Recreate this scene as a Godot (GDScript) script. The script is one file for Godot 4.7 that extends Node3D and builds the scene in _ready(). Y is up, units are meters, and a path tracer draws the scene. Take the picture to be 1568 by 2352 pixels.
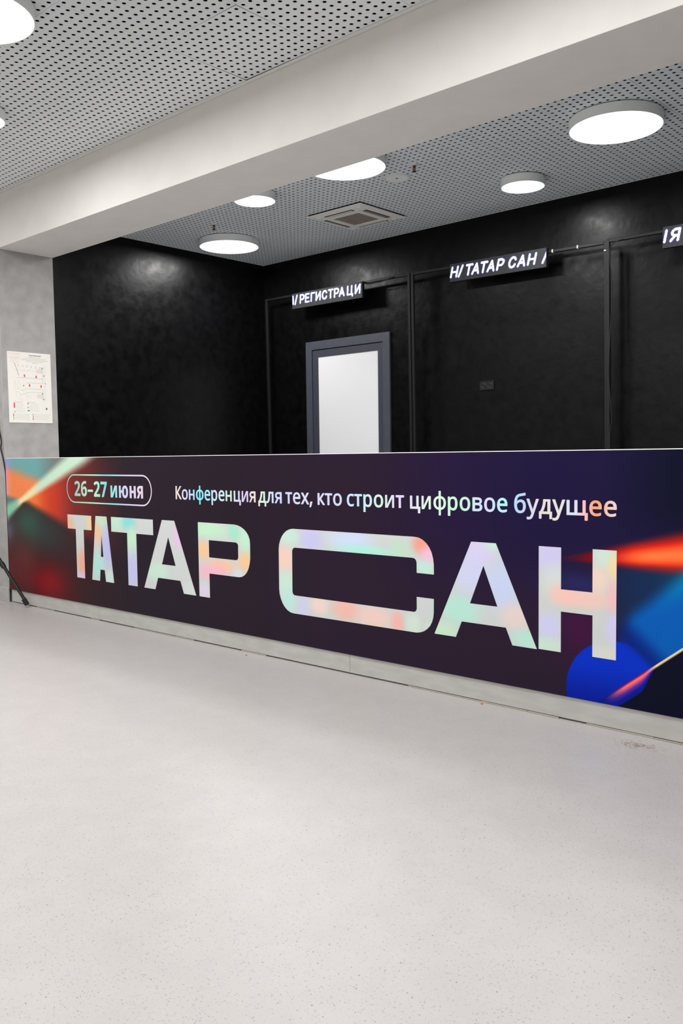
extends Node3D
# A lobby with a reception counter. Metres; x runs along the counter, -z away from the camera, the camera stands 1.2 m above the floor at the origin.

const CEIL := 3.36          # underside of the perforated ceiling
const FRONT := -3.508       # plane of the counter plinth and of the beam's front
const BEAM_BACK := -4.008
const BEAM_Y := 2.931
const BACK := -6.885        # black wall
const LEFT_BLACK := -7.41
const PIER := -6.977        # end face of the grey wall
const BAN_X0 := -6.956
const BAN_X1 := -0.356
const BAN_Y0 := 0.110
const BAN_Y1 := 1.205
const BAN_Z := -3.500

var M := {}
var taken := {}

func _ready() -> void:
	setup_view()
	make_materials()
	build_shell()
	build_ceilings()
	build_counter()
	build_lights()
	build_door()
	build_frames_and_signs()
	build_ceiling_fittings()
	build_small_things()

# ---------------------------------------------------------------- view, light
func setup_view() -> void:
	var cam := Camera3D.new()
	cam.name = "camera"
	cam.keep_aspect = Camera3D.KEEP_HEIGHT
	cam.fov = 2.0 * rad_to_deg(atan(1176.0 / 2000.0))
	cam.near = 0.05
	cam.far = 60.0
	var right := Vector3(0.74050924, -0.01302991, -0.67191985)
	var up := Vector3(-0.03437135, 0.99776925, -0.05722877)
	var back := Vector3(0.67116665, 0.06547323, 0.7384095)
	cam.transform = Transform3D(Basis(right, up, back).orthonormalized(), Vector3(0, 1.2, 0))
	add_child(cam)
	cam.current = true
	var we := WorldEnvironment.new()
	we.name = "world_environment"
	var e := Environment.new()
	e.background_mode = Environment.BG_COLOR
	e.background_color = Color(0, 0, 0)
	e.tonemap_mode = Environment.TONE_MAPPER_LINEAR
	e.tonemap_exposure = 1.0
	e.sdfgi_enabled = true
	e.ssao_enabled = true
	e.ssil_enabled = true
	we.environment = e
	add_child(we)

const BIG_ENERGY := 3.9
const SMALL_ENERGY := 1.4
const LAMP_TINT := Color(1.0, 0.995, 0.99)

# ---------------------------------------------------------------- helpers
func numbered(called: String) -> String:
	var n: int = taken.get(called, 0)
	taken[called] = n + 1
	return called if n == 0 else "%s_%03d" % [called, n]

func tag(o: Node, label: String, category: String, group := "") -> void:
	o.set_meta("label", label)
	o.set_meta("category", category)
	if group:
		o.set_meta("group", group)

func thing(called: String, label: String, category: String, at := Vector3.ZERO, group := "") -> Node3D:
	var o := Node3D.new()
	o.name = numbered(called)
	add_child(o)
	o.position = at
	tag(o, label, category, group)
	return o

func begin() -> SurfaceTool:
	var st := SurfaceTool.new()
	st.begin(Mesh.PRIMITIVE_TRIANGLES)
	return st

func put(called: String, mesh: Mesh, mat: Material, parent: Node = self) -> MeshInstance3D:
	var o := MeshInstance3D.new()
	o.name = numbered(called) if parent == self else called
	o.mesh = mesh
	o.material_override = mat
	o.cast_shadow = GeometryInstance3D.SHADOW_CASTING_SETTING_ON
	parent.add_child(o, true)
	return o

func obj(called: String, st: SurfaceTool, mat: Material, parent: Node = self) -> MeshInstance3D:
	return put(called, st.commit(), mat, parent)

func structure(called: String, st: SurfaceTool, mat: Material, label := "") -> MeshInstance3D:
	var o := obj(called, st, mat)
	o.set_meta("kind", "structure")
	if label:
		o.set_meta("label", label)
	return o

# one triangle whose front looks away from `inside`
func tri_out(st: SurfaceTool, a: Vector3, b: Vector3, c: Vector3, inside: Vector3) -> void:
	var n := (b - a).cross(c - a).normalized()
	if n.dot((a + b + c) / 3.0 - inside) < 0.0:
		var t := b
		b = c
		c = t
		n = -n
	# clockwise front: order a, c, b
	for p in [a, c, b]:
		st.set_normal(n)
		st.set_uv(Vector2(p.x, -p.y))
		st.add_vertex(p)

func quad_out(st: SurfaceTool, a: Vector3, b: Vector3, c: Vector3, d: Vector3, inside: Vector3) -> void:
	tri_out(st, a, b, c, inside)
	tri_out(st, a, c, d, inside)

func box(st: SurfaceTool, c: Vector3, s: Vector3, bev := 0.0, basis := Basis.IDENTITY) -> void:
	var h := s / 2.0
	bev = minf(bev, minf(h.x, minf(h.y, h.z)) * 0.9)
	if bev <= 0.0:
		for ax in 3:
			for sg in [-1.0, 1.0]:
				var u := (ax + 1) % 3
				var v := (ax + 2) % 3
				var q := []
				for k in [[-1, -1], [1, -1], [1, 1], [-1, 1]]:
					var p := Vector3.ZERO
					p[ax] = sg * h[ax]
					p[u] = k[0] * h[u]
					p[v] = k[1] * h[v]
					q.append(c + basis * p)
				quad_out(st, q[0], q[1], q[2], q[3], c)
		return
	var pt := func(sx: int, sy: int, sz: int, face: int) -> Vector3:
		var p := Vector3(sx * h.x, sy * h.y, sz * h.z)
		for k in 3:
			if k != face:
				p[k] -= signf(p[k]) * bev
		return c + basis * p
	for ax in 3:
		var u := (ax + 1) % 3
		var v := (ax + 2) % 3
		for sg in [-1, 1]:
			var q := []
			for k in [[-1, -1], [1, -1], [1, 1], [-1, 1]]:
				var sgn := [0, 0, 0]
				sgn[ax] = sg
				sgn[u] = k[0]
				sgn[v] = k[1]
				q.append(pt.call(sgn[0], sgn[1], sgn[2], ax))
			quad_out(st, q[0], q[1], q[2], q[3], c)
		# edges along ax
		for su in [-1, 1]:
			for sv in [-1, 1]:
				var q := []
				for k in [[-1, u], [1, u], [1, v], [-1, v]]:
					var sgn := [0, 0, 0]
					sgn[ax] = k[0]
					sgn[u] = su
					sgn[v] = sv
					q.append(pt.call(sgn[0], sgn[1], sgn[2], k[1]))
				quad_out(st, q[0], q[1], q[2], q[3], c)
	for sx in [-1, 1]:
		for sy in [-1, 1]:
			for sz in [-1, 1]:
				tri_out(st, pt.call(sx, sy, sz, 0), pt.call(sx, sy, sz, 1), pt.call(sx, sy, sz, 2), c)

func span(st: SurfaceTool, a: Vector3, b: Vector3, bev := 0.0) -> void:
	box(st, (a + b) / 2.0, (b - a).abs(), bev)

# profile of (radius, height) turned about the y axis of `at`
func lathe(st: SurfaceTool, prof: Array, seg: int, at := Transform3D.IDENTITY) -> void:
	for i in prof.size() - 1:
		var p: Vector2 = prof[i]
		var q: Vector2 = prof[i + 1]
		var d := q - p
		if d.length() < 1e-7:
			continue
		var n2 := Vector2(d.y, -d.x).normalized()   # outward when the profile runs upwards
		for k in seg:
			var a0 := TAU * k / seg
			var a1 := TAU * (k + 1) / seg
			var ring := []
			for e in [[p, a0], [q, a0], [q, a1], [p, a1]]:
				var r: Vector2 = e[0]
				var a: float = e[1]
				ring.append([at * Vector3(r.x * cos(a), r.y, r.x * sin(a)), at.basis * Vector3(n2.x * cos(a), n2.y, n2.x * sin(a))])
			for t in [[0, 1, 2], [0, 2, 3]]:
				if ring[t[0]][0].distance_to(ring[t[1]][0]) < 1e-7 or ring[t[1]][0].distance_to(ring[t[2]][0]) < 1e-7 or ring[t[0]][0].distance_to(ring[t[2]][0]) < 1e-7:
					continue
				var g: Vector3 = (ring[t[1]][0] - ring[t[0]][0]).cross(ring[t[2]][0] - ring[t[0]][0])
				var order: Array = [t[0], t[1], t[2]] if g.dot(ring[t[1]][1]) < 0.0 else [t[0], t[2], t[1]]
				for j in order:
					st.set_normal(ring[j][1].normalized())
					st.set_uv(Vector2.ZERO)
					st.add_vertex(ring[j][0])

func tube(st: SurfaceTool, pts: Array, r: float, seg := 8, caps := true) -> void:
	var rings := []
	var side := Vector3.ZERO
	for i in pts.size():
		var a: Vector3 = pts[maxi(i - 1, 0)]
		var b: Vector3 = pts[mini(i + 1, pts.size() - 1)]
		var t := (b - a).normalized()
		if side == Vector3.ZERO:
			side = t.cross(Vector3.UP if absf(t.y) < 0.9 else Vector3.RIGHT).normalized()
		side = (side - t * side.dot(t)).normalized()
		var up := t.cross(side)
		var ring := []
		for k in seg:
			var an := TAU * k / seg
			ring.append([pts[i] + (side * cos(an) + up * sin(an)) * r, side * cos(an) + up * sin(an)])
		rings.append(ring)
	for i in rings.size() - 1:
		for k in seg:
			var q := [rings[i][k], rings[i][(k + 1) % seg], rings[i + 1][(k + 1) % seg], rings[i + 1][k]]
			for t in [[0, 1, 2], [0, 2, 3]]:
				var g: Vector3 = (q[t[1]][0] - q[t[0]][0]).cross(q[t[2]][0] - q[t[0]][0])
				var order: Array = [t[0], t[1], t[2]] if g.dot(q[t[1]][1]) < 0.0 else [t[0], t[2], t[1]]
				for j in order:
					st.set_normal(q[j][1])
					st.set_uv(Vector2.ZERO)
					st.add_vertex(q[j][0])
	if caps:
		for e in [[0, 1], [pts.size() - 1, pts.size() - 2]]:
			for k in seg:
				tri_out(st, pts[e[0]], rings[e[0]][k][0], rings[e[0]][(k + 1) % seg][0], pts[e[1]])

func curve(pts: Array, per := 8) -> Array:
	var out := []
	for i in pts.size() - 1:
		var p0: Vector3 = pts[maxi(i - 1, 0)]
		var p1: Vector3 = pts[i]
		var p2: Vector3 = pts[i + 1]
		var p3: Vector3 = pts[mini(i + 2, pts.size() - 1)]
		for k in per:
			out.append(p1.cubic_interpolate(p2, p0, p3, float(k) / per))
	out.append(pts[-1])
	return out

func mat(c: Color, rough := 0.6, metal := 0.0, spec := 0.5) -> StandardMaterial3D:
	var m := StandardMaterial3D.new()
	m.albedo_color = c
	m.roughness = rough
	m.metallic = metal
	m.metallic_specular = spec
	return m

func srgb(r: float, g: float, b: float) -> Color:
	return Color(r / 255.0, g / 255.0, b / 255.0)

func noise_image(px: int, freq: float, seed_: int, lo: Color, hi: Color, octaves := 4, contrast := 1.0) -> Image:
	var n := FastNoiseLite.new()
	n.noise_type = FastNoiseLite.TYPE_SIMPLEX_SMOOTH
	n.seed = seed_
	n.frequency = freq
	n.fractal_octaves = octaves
	var g := n.get_seamless_image(px, px)
	g.convert(Image.FORMAT_L8)
	var src := g.get_data()
	var out := PackedByteArray()
	out.resize(px * px * 3)
	var lut := PackedByteArray()
	lut.resize(256 * 3)
	for i in 256:
		var t := clampf((i / 255.0 - 0.5) * contrast + 0.5, 0.0, 1.0)
		var c := lo.lerp(hi, t)
		lut[i * 3] = c.r8
		lut[i * 3 + 1] = c.g8
		lut[i * 3 + 2] = c.b8
	for i in src.size():
		var v := src[i] * 3
		out[i * 3] = lut[v]
		out[i * 3 + 1] = lut[v + 1]
		out[i * 3 + 2] = lut[v + 2]
	return Image.create_from_data(px, px, false, Image.FORMAT_RGB8, out)

func triplanar(m: StandardMaterial3D, metres: float) -> StandardMaterial3D:
	m.uv1_triplanar = true
	m.uv1_world_triplanar = true
	m.uv1_scale = Vector3.ONE / metres
	return m

# ---------------------------------------------------------------- materials
func make_materials() -> void:
	M.tile = mat(srgb(226, 231, 234), 0.55)
	M.fleece = mat(srgb(7, 7, 8), 0.95, 0.0, 0.1)
	M.trim = mat(srgb(222, 223, 221), 0.5)
	# floor: pale speckled screed
	var img := noise_image(2048, 0.006, 3, srgb(168, 164, 162), srgb(173, 169, 167), 5, 1.0)
	var rng := RandomNumberGenerator.new()
	rng.seed = 77
	for i in 60000:
		var s := 1 + (rng.randi() % 2)
		var d := rng.randf()
		var g := lerpf(163, 126, d * d)
		img.fill_rect(Rect2i(rng.randi() % 2048, rng.randi() % 2048, s + rng.randi() % 3, s), srgb(g, g - 2, g - 3))
	for i in 6000:
		img.fill_rect(Rect2i(rng.randi() % 2048, rng.randi() % 2048, 2 + rng.randi() % 3, 1 + rng.randi() % 3), srgb(177, 174, 172))
	for i in 900:
		var g := rng.randf_range(84, 125)
		img.fill_rect(Rect2i(rng.randi() % 2048, rng.randi() % 2048, 2 + rng.randi() % 2, 2 + rng.randi() % 2), srgb(g, g, g))
	M.floor = triplanar(mat(Color.WHITE, 0.42, 0.0, 0.5), 2.2)
	M.floor.albedo_texture = ImageTexture.create_from_image(img)
	# warm white painted plaster of the beam
	M.beam = triplanar(mat(Color.WHITE, 0.7), 1.7)
	M.beam.albedo_texture = ImageTexture.create_from_image(noise_image(512, 0.012, 8, srgb(226, 222, 218), srgb(231, 228, 224), 5, 1.0))
	M.lobby_wall = triplanar(mat(Color.WHITE, 0.75), 2.0)
	M.lobby_wall.albedo_texture = M.beam.albedo_texture
	# grey trowelled plaster
	M.plaster = triplanar(mat(Color.WHITE, 0.75), 1.1)
	M.plaster.albedo_texture = ImageTexture.create_from_image(noise_image(512, 0.013, 21, srgb(158, 156, 154), srgb(172, 170, 168), 6, 1.5))
	# black semi-matt paint over uneven plaster
	M.black = triplanar(mat(Color.WHITE, 0.38, 0.0, 0.29), 1.3)
	M.black.albedo_texture = ImageTexture.create_from_image(noise_image(512, 0.02, 5, srgb(4, 4, 5), srgb(9, 9, 10), 6, 1.6))
	M.black.roughness_texture = ImageTexture.create_from_image(noise_image(512, 0.016, 9, Color(0.78, 0.78, 0.78), Color(1, 1, 1), 6, 2.0))
	M.black.roughness_texture_channel = BaseMaterial3D.TEXTURE_CHANNEL_RED
	M.black.heightmap_enabled = true
	M.black.heightmap_texture = ImageTexture.create_from_image(noise_image(512, 0.03, 15, Color.BLACK, Color.WHITE, 5, 1.5))
	M.black.heightmap_scale = 0.05
	M.metal_black = mat(srgb(24, 24, 26), 0.45, 0.0, 0.35)
	M.tripod = mat(srgb(24, 24, 25), 0.4)
	M.rubber = mat(srgb(18, 18, 18), 0.8)
	M.casing = triplanar(mat(Color.WHITE, 0.45), 0.5)
	M.casing.albedo_texture = ImageTexture.create_from_image(noise_image(256, 0.02, 31, srgb(62, 65, 76), srgb(67, 70, 81), 4, 1.2))
	M.leaf = mat(srgb(56, 58, 69), 0.45)
	M.panel = mat(srgb(220, 220, 222), 0.35)
	M.groove = mat(srgb(10, 10, 11), 0.9)
	# galvanised plinth sheet
	M.plinth = triplanar(mat(Color.WHITE, 0.5, 0.0, 0.5), 0.9)
	M.plinth.uv1_scale = Vector3(0.5, 2.2, 2.2)
	M.plinth.albedo_texture = ImageTexture.create_from_image(noise_image(512, 0.02, 41, srgb(170, 169, 165), srgb(180, 179, 175), 6, 1.4))
	M.sealant = mat(srgb(158, 151, 141), 0.7)
	M.counter = mat(srgb(198, 198, 197), 0.5)
	M.board = mat(srgb(240, 240, 242), 0.4)
	M.lamp_body = mat(srgb(240, 243, 242), 0.5)
	M.spacer = mat(srgb(60, 61, 62), 0.7)
	var glow := mat(srgb(250, 248, 248), 0.6)
	glow.emission_enabled = true
	glow.emission = Color(1.0, 0.985, 0.99)
	glow.emission_energy_multiplier = 1.5
	M.glow = glow
	M.ac = mat(srgb(242, 240, 236), 0.45)
	M.ac_dark = mat(srgb(44, 38, 35), 0.7)
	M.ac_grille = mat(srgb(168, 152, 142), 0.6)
	M.brass = mat(srgb(104, 62, 46), 0.4, 0.5)
	M.bulb = mat(srgb(150, 26, 20), 0.2)
	M.chrome = mat(srgb(190, 190, 192), 0.3, 0.8)
	M.white_tape = mat(srgb(190, 190, 190), 0.6)

# ---------------------------------------------------------------- shell
func build_shell() -> void:
	var x0 := -9.6
	var x1 := 4.6
	var z1 := 4.2
	var top := CEIL + 0.45
	var st := begin()
	span(st, Vector3(x0 - 0.2, -0.2, BACK - 0.2), Vector3(x1 + 0.2, 0.0, z1 + 0.2))
	structure("floor", st, M.floor, "pale speckled screed floor with a soft sheen")
	st = begin()
	span(st, Vector3(LEFT_BLACK, 0.0, BACK), Vector3(1.6, 0.004, FRONT - 0.12))  # added layer, hidden by the counter; its grey sets the rear ceiling's bounce light
	structure("bounce_floor_back", st, mat(srgb(172, 172, 174), 0.8), "unseen grey floor layer behind the counter, added to tune ceiling bounce light")
	st = begin()
	span(st, Vector3(PIER, 0, FRONT), Vector3(x0, top, BEAM_BACK), 0.004)
	structure("wall_left", st, M.plaster, "grey trowelled plaster wall ending beside the counter")
	st = begin()
	span(st, Vector3(x0 - 0.2, 0, BACK - 0.2), Vector3(x0, top, z1 + 0.2))
	structure("wall_side", st, M.lobby_wall)
	st = begin()
	span(st, Vector3(x1, 0, BACK - 0.2), Vector3(x1 + 0.2, top, z1 + 0.2))
	structure("wall_right", st, M.lobby_wall)
	st = begin()
	span(st, Vector3(x0, 0, z1), Vector3(x1, top, z1 + 0.2))
	structure("wall_front", st, M.lobby_wall)
	st = begin()
	span(st, Vector3(LEFT_BLACK - 0.2, 0, BEAM_BACK), Vector3(LEFT_BLACK, top, BACK))
	structure("wall_back_left", st, M.black, "black painted side wall behind the counter")
	# back wall with the doorway cut out
	st = begin()
	var dl := -6.70
	var dr := -5.60
	var dt := 2.39
	span(st, Vector3(x0, 0, BACK), Vector3(dl, top, BACK - 0.2))
	span(st, Vector3(dr, 0, BACK), Vector3(x1, top, BACK - 0.2))
	span(st, Vector3(dl, dt, BACK), Vector3(dr, top, BACK - 0.2))
	structure("wall_back", st, M.black, "black painted back wall behind the counter")
	st = begin()
	span(st, Vector3(1.6, 0, BEAM_BACK - 0.02), Vector3(1.8, top, BACK))
	structure("wall_back_right", st, M.black)
	# beam
	st = begin()
	span(st, Vector3(PIER, BEAM_Y, FRONT), Vector3(x1, top, BEAM_BACK), 0.0015)
	structure("trim_1", st, M.beam, "deep warm white plaster beam over the counter")
	# slab above the suspended ceiling
	st = begin()
	span(st, Vector3(x0 - 0.2, top, BACK - 0.2), Vector3(x1 + 0.2, top + 0.2, z1 + 0.2))
	structure("wall_top", st, M.fleece)
	# baseboard of the grey wall
	st = begin()
	span(st, Vector3(x0, 0.0, FRONT), Vector3(PIER - 0.004, 0.118, FRONT + 0.012), 0.002)
	structure("baseboard_left", st, M.plinth, "light grey baseboard on the grey plaster wall")

# ---------------------------------------------------------------- ceilings
func tile_mesh(w: float, holes: int) -> ArrayMesh:
	var st := begin()
	var seg := 16
	var r := 0.0105
	var cell := 0.05
	var t := 0.0015
	var h0 := -holes * cell / 2.0
	for i in holes:
		for j in holes:
			var c := Vector3(h0 + (i + 0.5) * cell, 0, h0 + (j + 0.5) * cell)
			for k in seg:
				var a0 := TAU * k / seg
				var a1 := TAU * (k + 1) / seg
				var d0 := Vector3(cos(a0), 0, sin(a0))
				var d1 := Vector3(cos(a1), 0, sin(a1))
				var o0 := c + d0 * (cell / 2.0 / maxf(absf(d0.x), absf(d0.z)))
				var o1 := c + d1 * (cell / 2.0 / maxf(absf(d1.x), absf(d1.z)))
				o0 = clamp_tile(o0, w)
				o1 = clamp_tile(o1, w)
				var p0 := c + d0 * r
				var p1 := c + d1 * r
				quad_out(st, p0, p1, o1, o0, (p0 + o1) / 2.0 + Vector3.UP)
				var up := Vector3(0, t, 0)
				for e in [[p0, -d0], [p1 + up, -d1], [p1, -d1], [p0, -d0], [p0 + up, -d0], [p1 + up, -d1]]:
					st.set_normal(e[1])
					st.set_uv(Vector2.ZERO)
					st.add_vertex(e[0])
	# tile edge with a small bevel
	var h := w / 2.0
	var b := 0.0015
	var ring := [Vector3(-h, 0, -h), Vector3(h, 0, -h), Vector3(h, 0, h), Vector3(-h, 0, h)]
	for k in 4:
		var a: Vector3 = ring[k]
		var c2: Vector3 = ring[(k + 1) % 4]
		var g := 1.0 + b / h
		var a2 := Vector3(a.x * g, b, a.z * g)
		var c3 := Vector3(c2.x * g, b, c2.z * g)
		quad_out(st, a, c2, c3, a2, Vector3(0, 0.5, 0))
		quad_out(st, a2, c3, c3 + Vector3(0, t, 0), a2 + Vector3(0, t, 0), Vector3(0, 0.01, 0))
	return st.commit()

func clamp_tile(p: Vector3, w: float) -> Vector3:
	return Vector3(clampf(p.x, -w / 2, w / 2), 0, clampf(p.z, -w / 2, w / 2))

func build_ceilings() -> void:
	var mesh := tile_mesh(0.5955, 12)
	var root := Node3D.new()
	root.name = "ceiling"
	add_child(root)
	root.set_meta("kind", "structure")
	root.set_meta("label", "suspended ceiling of square perforated metal tiles")
	# lobby side: grid fixed on the row of tiles that meets the beam
	var sx := -3.861
	var sz := -3.482
	for i in range(-8, 8):
		for j in range(0, 8):
			var o := put("tile", mesh, M.tile, root)
			o.position = Vector3(sx + (i + 0.5) * 0.6, CEIL, sz + (j + 0.5) * 0.6)
			if i == 0 and j == 0:   # one tile has sprung up at a corner
				o.position.y += 0.0005
				o.rotation = Vector3(0.006, 0, -0.006)
	# room side
	sx = -3.45
	sz = -5.184
	for i in range(-7, 6):
		for j in range(-3, 2):
			var c := Vector3(sx + (i + 0.5) * 0.6, CEIL, sz + (j + 0.5) * 0.6)
			var o := put("tile", mesh, M.tile, root)
			o.position = c
	# black fleece over the tiles, opaque border beyond the last tiles
	var st := begin()
	span(st, Vector3(-9.6, CEIL + 0.010, FRONT), Vector3(4.6, CEIL + 0.03, 4.2))
	span(st, Vector3(LEFT_BLACK, CEIL + 0.010, BACK), Vector3(1.6, CEIL + 0.03, BEAM_BACK))
	obj("fleece", st, M.fleece, root)
	st = begin()
	var ex0 := -3.861 - 8 * 0.6
	var ex1 := -3.861 + 8 * 0.6
	var ez := -3.482 + 8 * 0.6
	span(st, Vector3(-9.6, CEIL, FRONT), Vector3(ex0, CEIL + 0.02, 4.2))
	span(st, Vector3(ex1, CEIL, FRONT), Vector3(4.6, CEIL + 0.02, 4.2))
	span(st, Vector3(ex0, CEIL, ez), Vector3(ex1, CEIL + 0.02, 4.2))
	obj("border", st, M.tile, root)
	# perimeter angle trims
	st = begin()
	span(st, Vector3(-9.6, CEIL - 0.001, FRONT + 0.001), Vector3(4.6, CEIL - 0.004, FRONT + 0.030), 0.0005)
	span(st, Vector3(-9.6, CEIL - 0.004, FRONT + 0.0005), Vector3(4.6, CEIL + 0.02, FRONT + 0.0025))
	var tr := obj("edge_trim", st, M.trim, root)
	st = begin()
	span(st, Vector3(LEFT_BLACK, CEIL - 0.001, BACK + 0.001), Vector3(1.6, CEIL - 0.004, BACK + 0.02), 0.0005)
	span(st, Vector3(LEFT_BLACK + 0.001, CEIL - 0.001, BACK + 0.02), Vector3(LEFT_BLACK + 0.02, CEIL - 0.004, BEAM_BACK), 0.0005)
	obj("edge_trim", st, M.trim, root)

# ---------------------------------------------------------------- counter
func smooth(a: float, b: float, x: float) -> float:
	return smoothstep(a, b, x)

func blob(c: Color, col: Color, x: float, y: float, cx: float, cy: float, rx: float, ry: float, k := 1.0) -> Color:
	var d := Vector2((x - cx) / rx, (y - cy) / ry).length_squared()
	return c if d > 4.0 else c.lerp(col, k * exp(-d * 1.2))

# the printed artwork: colour at (x, y) on the panel
func art(x: float, y: float) -> Color:
	var c := srgb(34, 24, 36)
	c = c.lerp(srgb(38, 25, 42), smooth(-4.2, -3.2, x))
	c = c.lerp(srgb(33, 20, 54), smooth(-3.1, -2.4, x) * smooth(0.2, 0.9, y))
	c = c.lerp(srgb(25, 17, 56), smooth(-2.5, -1.9, x) * smooth(0.45, 0.9, y))
	c = c.lerp(srgb(7, 11, 34), smooth(-1.75, -1.25, x) * smooth(0.75, 1.0, y))
	if x < -4.9:
		c = c.lerp(srgb(52, 24, 28), 1.0 - smooth(-6.2, -5.0, x))
		var cx := -6.703
		var cy := 0.864
		var dx := x - cx
		var dy := y - cy
		var t := dx * 0.93 + dy * 0.368
		var s := -dx * 0.368 + dy * 0.93
		if s < 0.0:
			# right of the bright ray: an orange wedge that dies into red and brown
			var l3 := y - (cy - 0.307 * dx)
			var far := sqrt(dx * dx + dy * dy)
			var o := srgb(244, 116, 52).lerp(srgb(198, 58, 34), smooth(0.15, 0.5, far)).lerp(srgb(122, 38, 36), smooth(0.45, 0.85, far))
			var a := smooth(-0.02, 0.05 + far * 0.06, l3) * (1.0 - smooth(0.65, 1.55, far))
			var below := c
			below = blob(below, srgb(48, 48, 50), x, y, -6.35, 0.60, 0.40, 0.22)
			below = blob(below, srgb(46, 78, 66), x, y, -6.62, 0.68, 0.26, 0.16)
			below = blob(below, srgb(92, 90, 112), x, y, -6.97, 0.60, 0.12, 0.12)
			below = blob(below, srgb(84, 44, 40), x, y, -6.72, 0.38, 0.24, 0.16)
			below = blob(below, srgb(96, 26, 30), x, y, -6.95, 0.26, 0.30, 0.2)
			below = blob(below, srgb(128, 4, 18), x, y, -6.33, 0.22, 0.34, 0.17)
			c = below.lerp(o, a)
		else:
			var l1 := y - (1.145 - 0.2 * (x + 6.961))
			var l2 := y - (0.901 - 0.133 * (x + 6.981))
			var up := srgb(108, 164, 164).lerp(srgb(140, 150, 212), 1.0 - smooth(-6.95, -6.80, x)).lerp(srgb(112, 120, 116), smooth(-6.5, -6.1, x))
			var o := srgb(240, 132, 76).lerp(srgb(236, 146, 140), 1.0 - smooth(-6.96, -6.84, x))
			var low := srgb(88, 124, 118)
			c = up.lerp(o, 1.0 - smooth(-0.07, 0.05, l1))
			c = low.lerp(c, smooth(-0.03, 0.025, l2))
		var w := 0.024 + 0.05 * clampf(t, 0.0, 1.0) if t > 0.0 else 0.024 + 0.12 * minf(-t, 0.4)
		var ray := srgb(246, 224, 170).lerp(srgb(196, 224, 200), smooth(0.08, 0.4, t)) if t > 0.0 else srgb(246, 224, 170).lerp(srgb(138, 196, 166), smooth(0.0, 0.12, -t))
		c = c.lerp(ray, (1.0 - smooth(w * 0.3, w * 1.7, absf(s))) * (1.0 - smooth(0.95, 1.6, t)))
	elif x > -2.1:
		c = blob(c, srgb(66, 12, 62), x, y, -1.77, 0.42, 0.16, 0.16, 0.8)
		c = blob(c, srgb(34, 36, 92), x, y, -1.78, 0.62, 0.18, 0.06, 0.9)
		# blue-green ground under the red ray
		c = c.lerp(srgb(18, 40, 78), smooth(-1.72, -1.5, x) * (1.0 - smooth(0.68, 0.78, y)) * smooth(0.35, 0.5, y))
		c = c.lerp(srgb(6, 74, 96), smooth(-1.5, -1.2, x) * (1.0 - smooth(0.68, 0.76, y)) * smooth(0.5, 0.64, y))
		# red ray
		var ax := y - (0.735 + 0.106 * (x + 1.80))
		var hw := 0.012 + 0.10 * clampf((x + 1.86) / 0.53, 0.0, 1.3)
		var red := srgb(118, 6, 22).lerp(srgb(226, 34, 16), smooth(-1.72, -1.5, x))
		c = c.lerp(red, (1.0 - smooth(hw * 0.25, hw, absf(ax))) * smooth(-1.92, -1.68, x))
		c = c.lerp(srgb(255, 116, 58), (1.0 - smooth(hw * 0.05, hw * 0.55, absf(ax + 0.006))) * smooth(-1.68, -1.45, x))
		# blue sheet: a round end and a band that runs up to the right
		var dline := y - (0.110 + 0.792 * (x + 1.694))      # above the bright edge when positive
		var uline := y - (0.463 + 0.878 * (x + 1.598))
		var rr := Vector2(x + 1.605, y - 0.155).length()
		var disc := 1.0 - smooth(0.229, 0.239, rr)
		var band := 1.0 - smooth(-0.06, 0.05, uline)
		var right := smooth(-1.605, -1.56, x)
		var blue := srgb(0, 22, 140).lerp(srgb(0, 46, 190), smooth(0.06, 0.30, y))
		var sheet := srgb(0, 34, 124).lerp(srgb(0, 88, 176), smooth(0.0, 0.10, (x + 1.55) * 0.66 + (y - 0.40) * 0.75)).lerp(srgb(0, 148, 178), smooth(-0.14, 0.02, uline) * smooth(-1.47, -1.25, x))
		# the round end shows a crease where the band rises out of it
		var fold := smooth(-0.012, 0.045, ((x + 1.597) * 0.78 + (y - 0.392)) / 1.268)
		if dline > 0.0:
			c = c.lerp(sheet, band * smooth(-1.66, -1.52, x))
			var low := blue.lerp(sheet, fold)
			c = c.lerp(low, maxf(disc * (1.0 - right), right * band * (1.0 - fold)))
			c = c.lerp(blue, disc * (1.0 - fold))
		else:
			var dark := srgb(4, 8, 32)
			c = c.lerp(dark, smooth(-1.66, -1.60, x + y * 0.2))
			var dd := -dline * 0.784
			var along := (x + 1.694) / 0.37                     # 0 at the foot of the edge, 1 at the old right border
			var wide := 0.062 * smooth(-0.1, 0.25, along) * (1.0 - smooth(0.52, 0.74, along))
			if dd < wide + 0.06:
				var strip := srgb(0, 22, 140)
				strip = srgb(116, 44, 160).lerp(strip, smooth(wide * 0.35, wide * 0.8, dd))
				strip = srgb(255, 118, 104).lerp(strip, smooth(wide * 0.12, wide * 0.5, dd))
				strip = srgb(186, 10, 70).lerp(strip, smooth(0.002, 0.008, dd))
				strip = srgb(0, 20, 130).lerp(strip, smooth(0.05, 0.38, along))
				c = c.lerp(strip, 1.0 - smooth(wide * 0.92, wide + 0.003, dd))
			var hair := (1.0 - smooth(0.006, 0.014, dd)) * smooth(0.55, 0.72, along)
			c = c.lerp(srgb(232, 206, 150), hair)
	return c

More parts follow.
